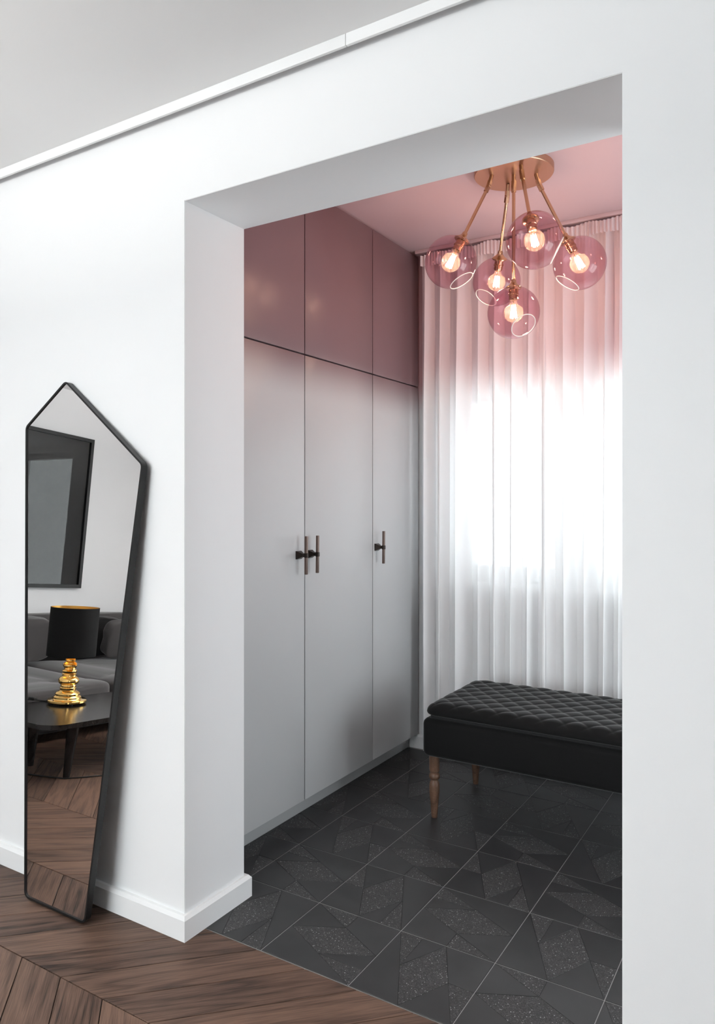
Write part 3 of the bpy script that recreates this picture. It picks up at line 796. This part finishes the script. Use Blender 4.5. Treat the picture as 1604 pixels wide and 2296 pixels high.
# coffee table
TBX0, TBX1, TBY0, TBY1, TBZ = -3.685, -3.095, -.62, .80, .31
ct = thing('coffee_table', 'low black wooden coffee table with rounded corners in front of the sofa', 'coffee table', ((TBX0 + TBX1) / 2, (TBY0 + TBY1) / 2, 0))
off = -ct.location
bm = bmesh.new(); pts = rounded([(TBX0, TBY0), (TBX1, TBY0), (TBX1, TBY1), (TBX0, TBY1)], .11, 12)
top = prism(bm, pts, TBZ - .022, TBZ); bmesh.ops.bevel(bm, geom=[e for f in bm.faces if len(f.verts) > 6 for e in f.edges], offset=.006, segments=3, affect='EDGES')
bmesh.ops.translate(bm, verts=bm.verts, vec=off); link_mesh('table_top', bm, M['black_wood'], ct, 40)
bm = bmesh.new()
for d in ((-3.56, -3.24, .46, .49), (-3.56, -3.24, -.34, -.31), (-3.56, -3.53, -.31, .46), (-3.27, -3.24, -.31, .46)): bx(bm, d[0], d[1], d[2], d[3], TBZ - .06, TBZ - .021)
bmesh.ops.translate(bm, verts=bm.verts, vec=off); link_mesh('apron', bm, M['black_wood'], ct)
for fx, fy, tx, ty in ((-3.257, .545, -3.225, .555), (-3.57, .535, -3.555, .545), (-3.257, -.36, -3.225, -.37), (-3.57, -.36, -3.555, -.37)):
    bm = bmesh.new(); rod(bm, Vector((fx, fy, 0)) + off, Vector((tx, ty, TBZ - .020)) + off, .0165, 18, .033); link_mesh('leg', bm, M['black_wood'], ct, 40)

# table lamp
LXX, LYY = -3.546, .358
tl_ = thing('table_lamp', 'gold beaded table lamp with black drum shade on the coffee table', 'lamp', (LXX, LYY, TBZ))
bm = bmesh.new()
prof = [(.001, .008), (.100, .008), (.104, .012), (.104, .020), (.100, .0235), (.078, .025), (.0745, .030), (.0745, .037), (.070, .042), (.066, .046), (.0665, .055), (.062, .062), (.050, .069), (.043, .074), (.044, .080), (.0445, .086), (.041, .090), (.0415, .096), (.0415, .101), (.040, .104),
        (.050, .110), (.0555, .119), (.0560, .127), (.0520, .137), (.044, .145), (.037, .150), (.0365, .154), (.039, .158), (.039, .163), (.036, .167), (.0385, .172), (.040, .178), (.0370, .184), (.030, .188), (.029, .193), (.034, .198), (.0385, .206), (.0385, .214), (.034, .222), (.027, .227), (.0255, .231), (.028, .235), (.028, .240), (.025, .244), (.024, .248), (.030, .252), (.0335, .259), (.0310, .267), (.022, .272), (.021, .285), (.008, .289), (.008, .32), (.001, .321)]
lathe(bm, prof, 48); link_mesh('lamp_base', bm, M['gold'], tl_, 28)
for k in range(4):
    a = 2 * PI * k / 4 + .4; bm = bmesh.new(); lathe(bm, [(.010, 0), (.011, .001), (.011, .009)], 14, Matrix.Translation((.082 * math.cos(a), .082 * math.sin(a), 0))); link_mesh('foot', bm, M['rubber'], tl_, 40)
bm = bmesh.new(); sr = .131
lathe(bm, [(sr, .262), (sr, .530), (sr - .002, .530), (sr - .002, .262)], 56, cap0=False, cap1=False)
n = 56
vs = list(bm.verts)
for i in range(n): bm.faces.new((vs[3 * n + i], vs[3 * n + (i + 1) % n], vs[(i + 1) % n], vs[i]))
bmesh.ops.recalc_face_normals(bm, faces=bm.faces)
for f in bm.faces:
    if all(abs(math.hypot(v.co.x, v.co.y) - (sr - .002)) < 1e-4 for v in f.verts): f.material_index = 1
link_mesh('lamp_shade', bm, None, tl_, 40, mats=[M['shade_cloth'], M['gold_lining']])
bm = bmesh.new()
for k in range(3):
    a = 2 * PI * k / 3; rod(bm, (0, 0, .318), ((sr - .003) * math.cos(a), (sr - .003) * math.sin(a), .318), .0018, 8)
link_mesh('shade_spider', bm, M['gold'], tl_, 40)
bm = bmesh.new(); tube(bm, [(-.085, .045, .004), (-.12, .06, .003), (-.17, .075, .003), (-.20, .09, .003), (-.24, .14, .003), (-.21, .26, .003), (-.17, .33, .003)], .0028, 8); link_mesh('lamp_cord', bm, M['rubber'], tl_, 60)
bm = bmesh.new(); bx(bm, -.215, -.165, .068, .092, .0005, .016, .004); link_mesh('cord_switch', bm, M['rubber'], tl_, 40)
# loose cable on the floor
bm = bmesh.new(); tube(bm, [(-4.10, .95, .0035), (-3.75, .80, .0035), (-3.58, .72, .0035), (-3.427, .646, .0035), (-3.34, .615, .0035), (-3.235, .572, .0035), (-3.185, .49, .0035), (-3.159, .433, .0035), (-3.08, .30, .0035), (-3.02, .10, .0035), (-2.98, -.15, .0035), (-3.02, -.45, .0035)], .0035, 8)
cb = link_mesh('cable', bm, M['rubber'], None, 60); tag(cb, 'thin black cable lying across the oak floor by the coffee table leg', 'cable')

# added uplighter, unseen behind the camera, stands in for ceiling-bounced flash
ul = thing('added_uplighter', 'added black uplighter with a bowl shade, out of view, in place of bounced flash', 'added fill light', (-2.10, -.90, 0))
bm = bmesh.new(); lathe(bm, [(.14, 0), (.145, .006), (.14, .016), (.03, .022), (.012, .03)], 40); link_mesh('base', bm, M['black_metal'], ul, 40)
bm = bmesh.new(); rod(bm, (0, 0, .025), (0, 0, 1.72), .011, 16); link_mesh('pole', bm, M['black_metal'], ul, 40)
bm = bmesh.new(); lathe(bm, [(.012, 1.715), (.05, 1.725), (.12, 1.76), (.165, 1.81), (.170, 1.83), (.165, 1.83), (.158, 1.81), (.115, 1.768), (.02, 1.74)], 48); link_mesh('bowl', bm, M['black_metal'], ul, 40)
la = bpy.data.lights.new('bounce_fill', 'AREA'); la.shape = 'DISK'; la.size = .26; la.energy = 90; la.color = (1.0, .97, .93)
lo = bpy.data.objects.new('bounce_fill_light', la); COL.objects.link(lo); lo.parent = ul; lo.location = (0, 0, 1.815); lo.rotation_euler = (PI, 0, 0)
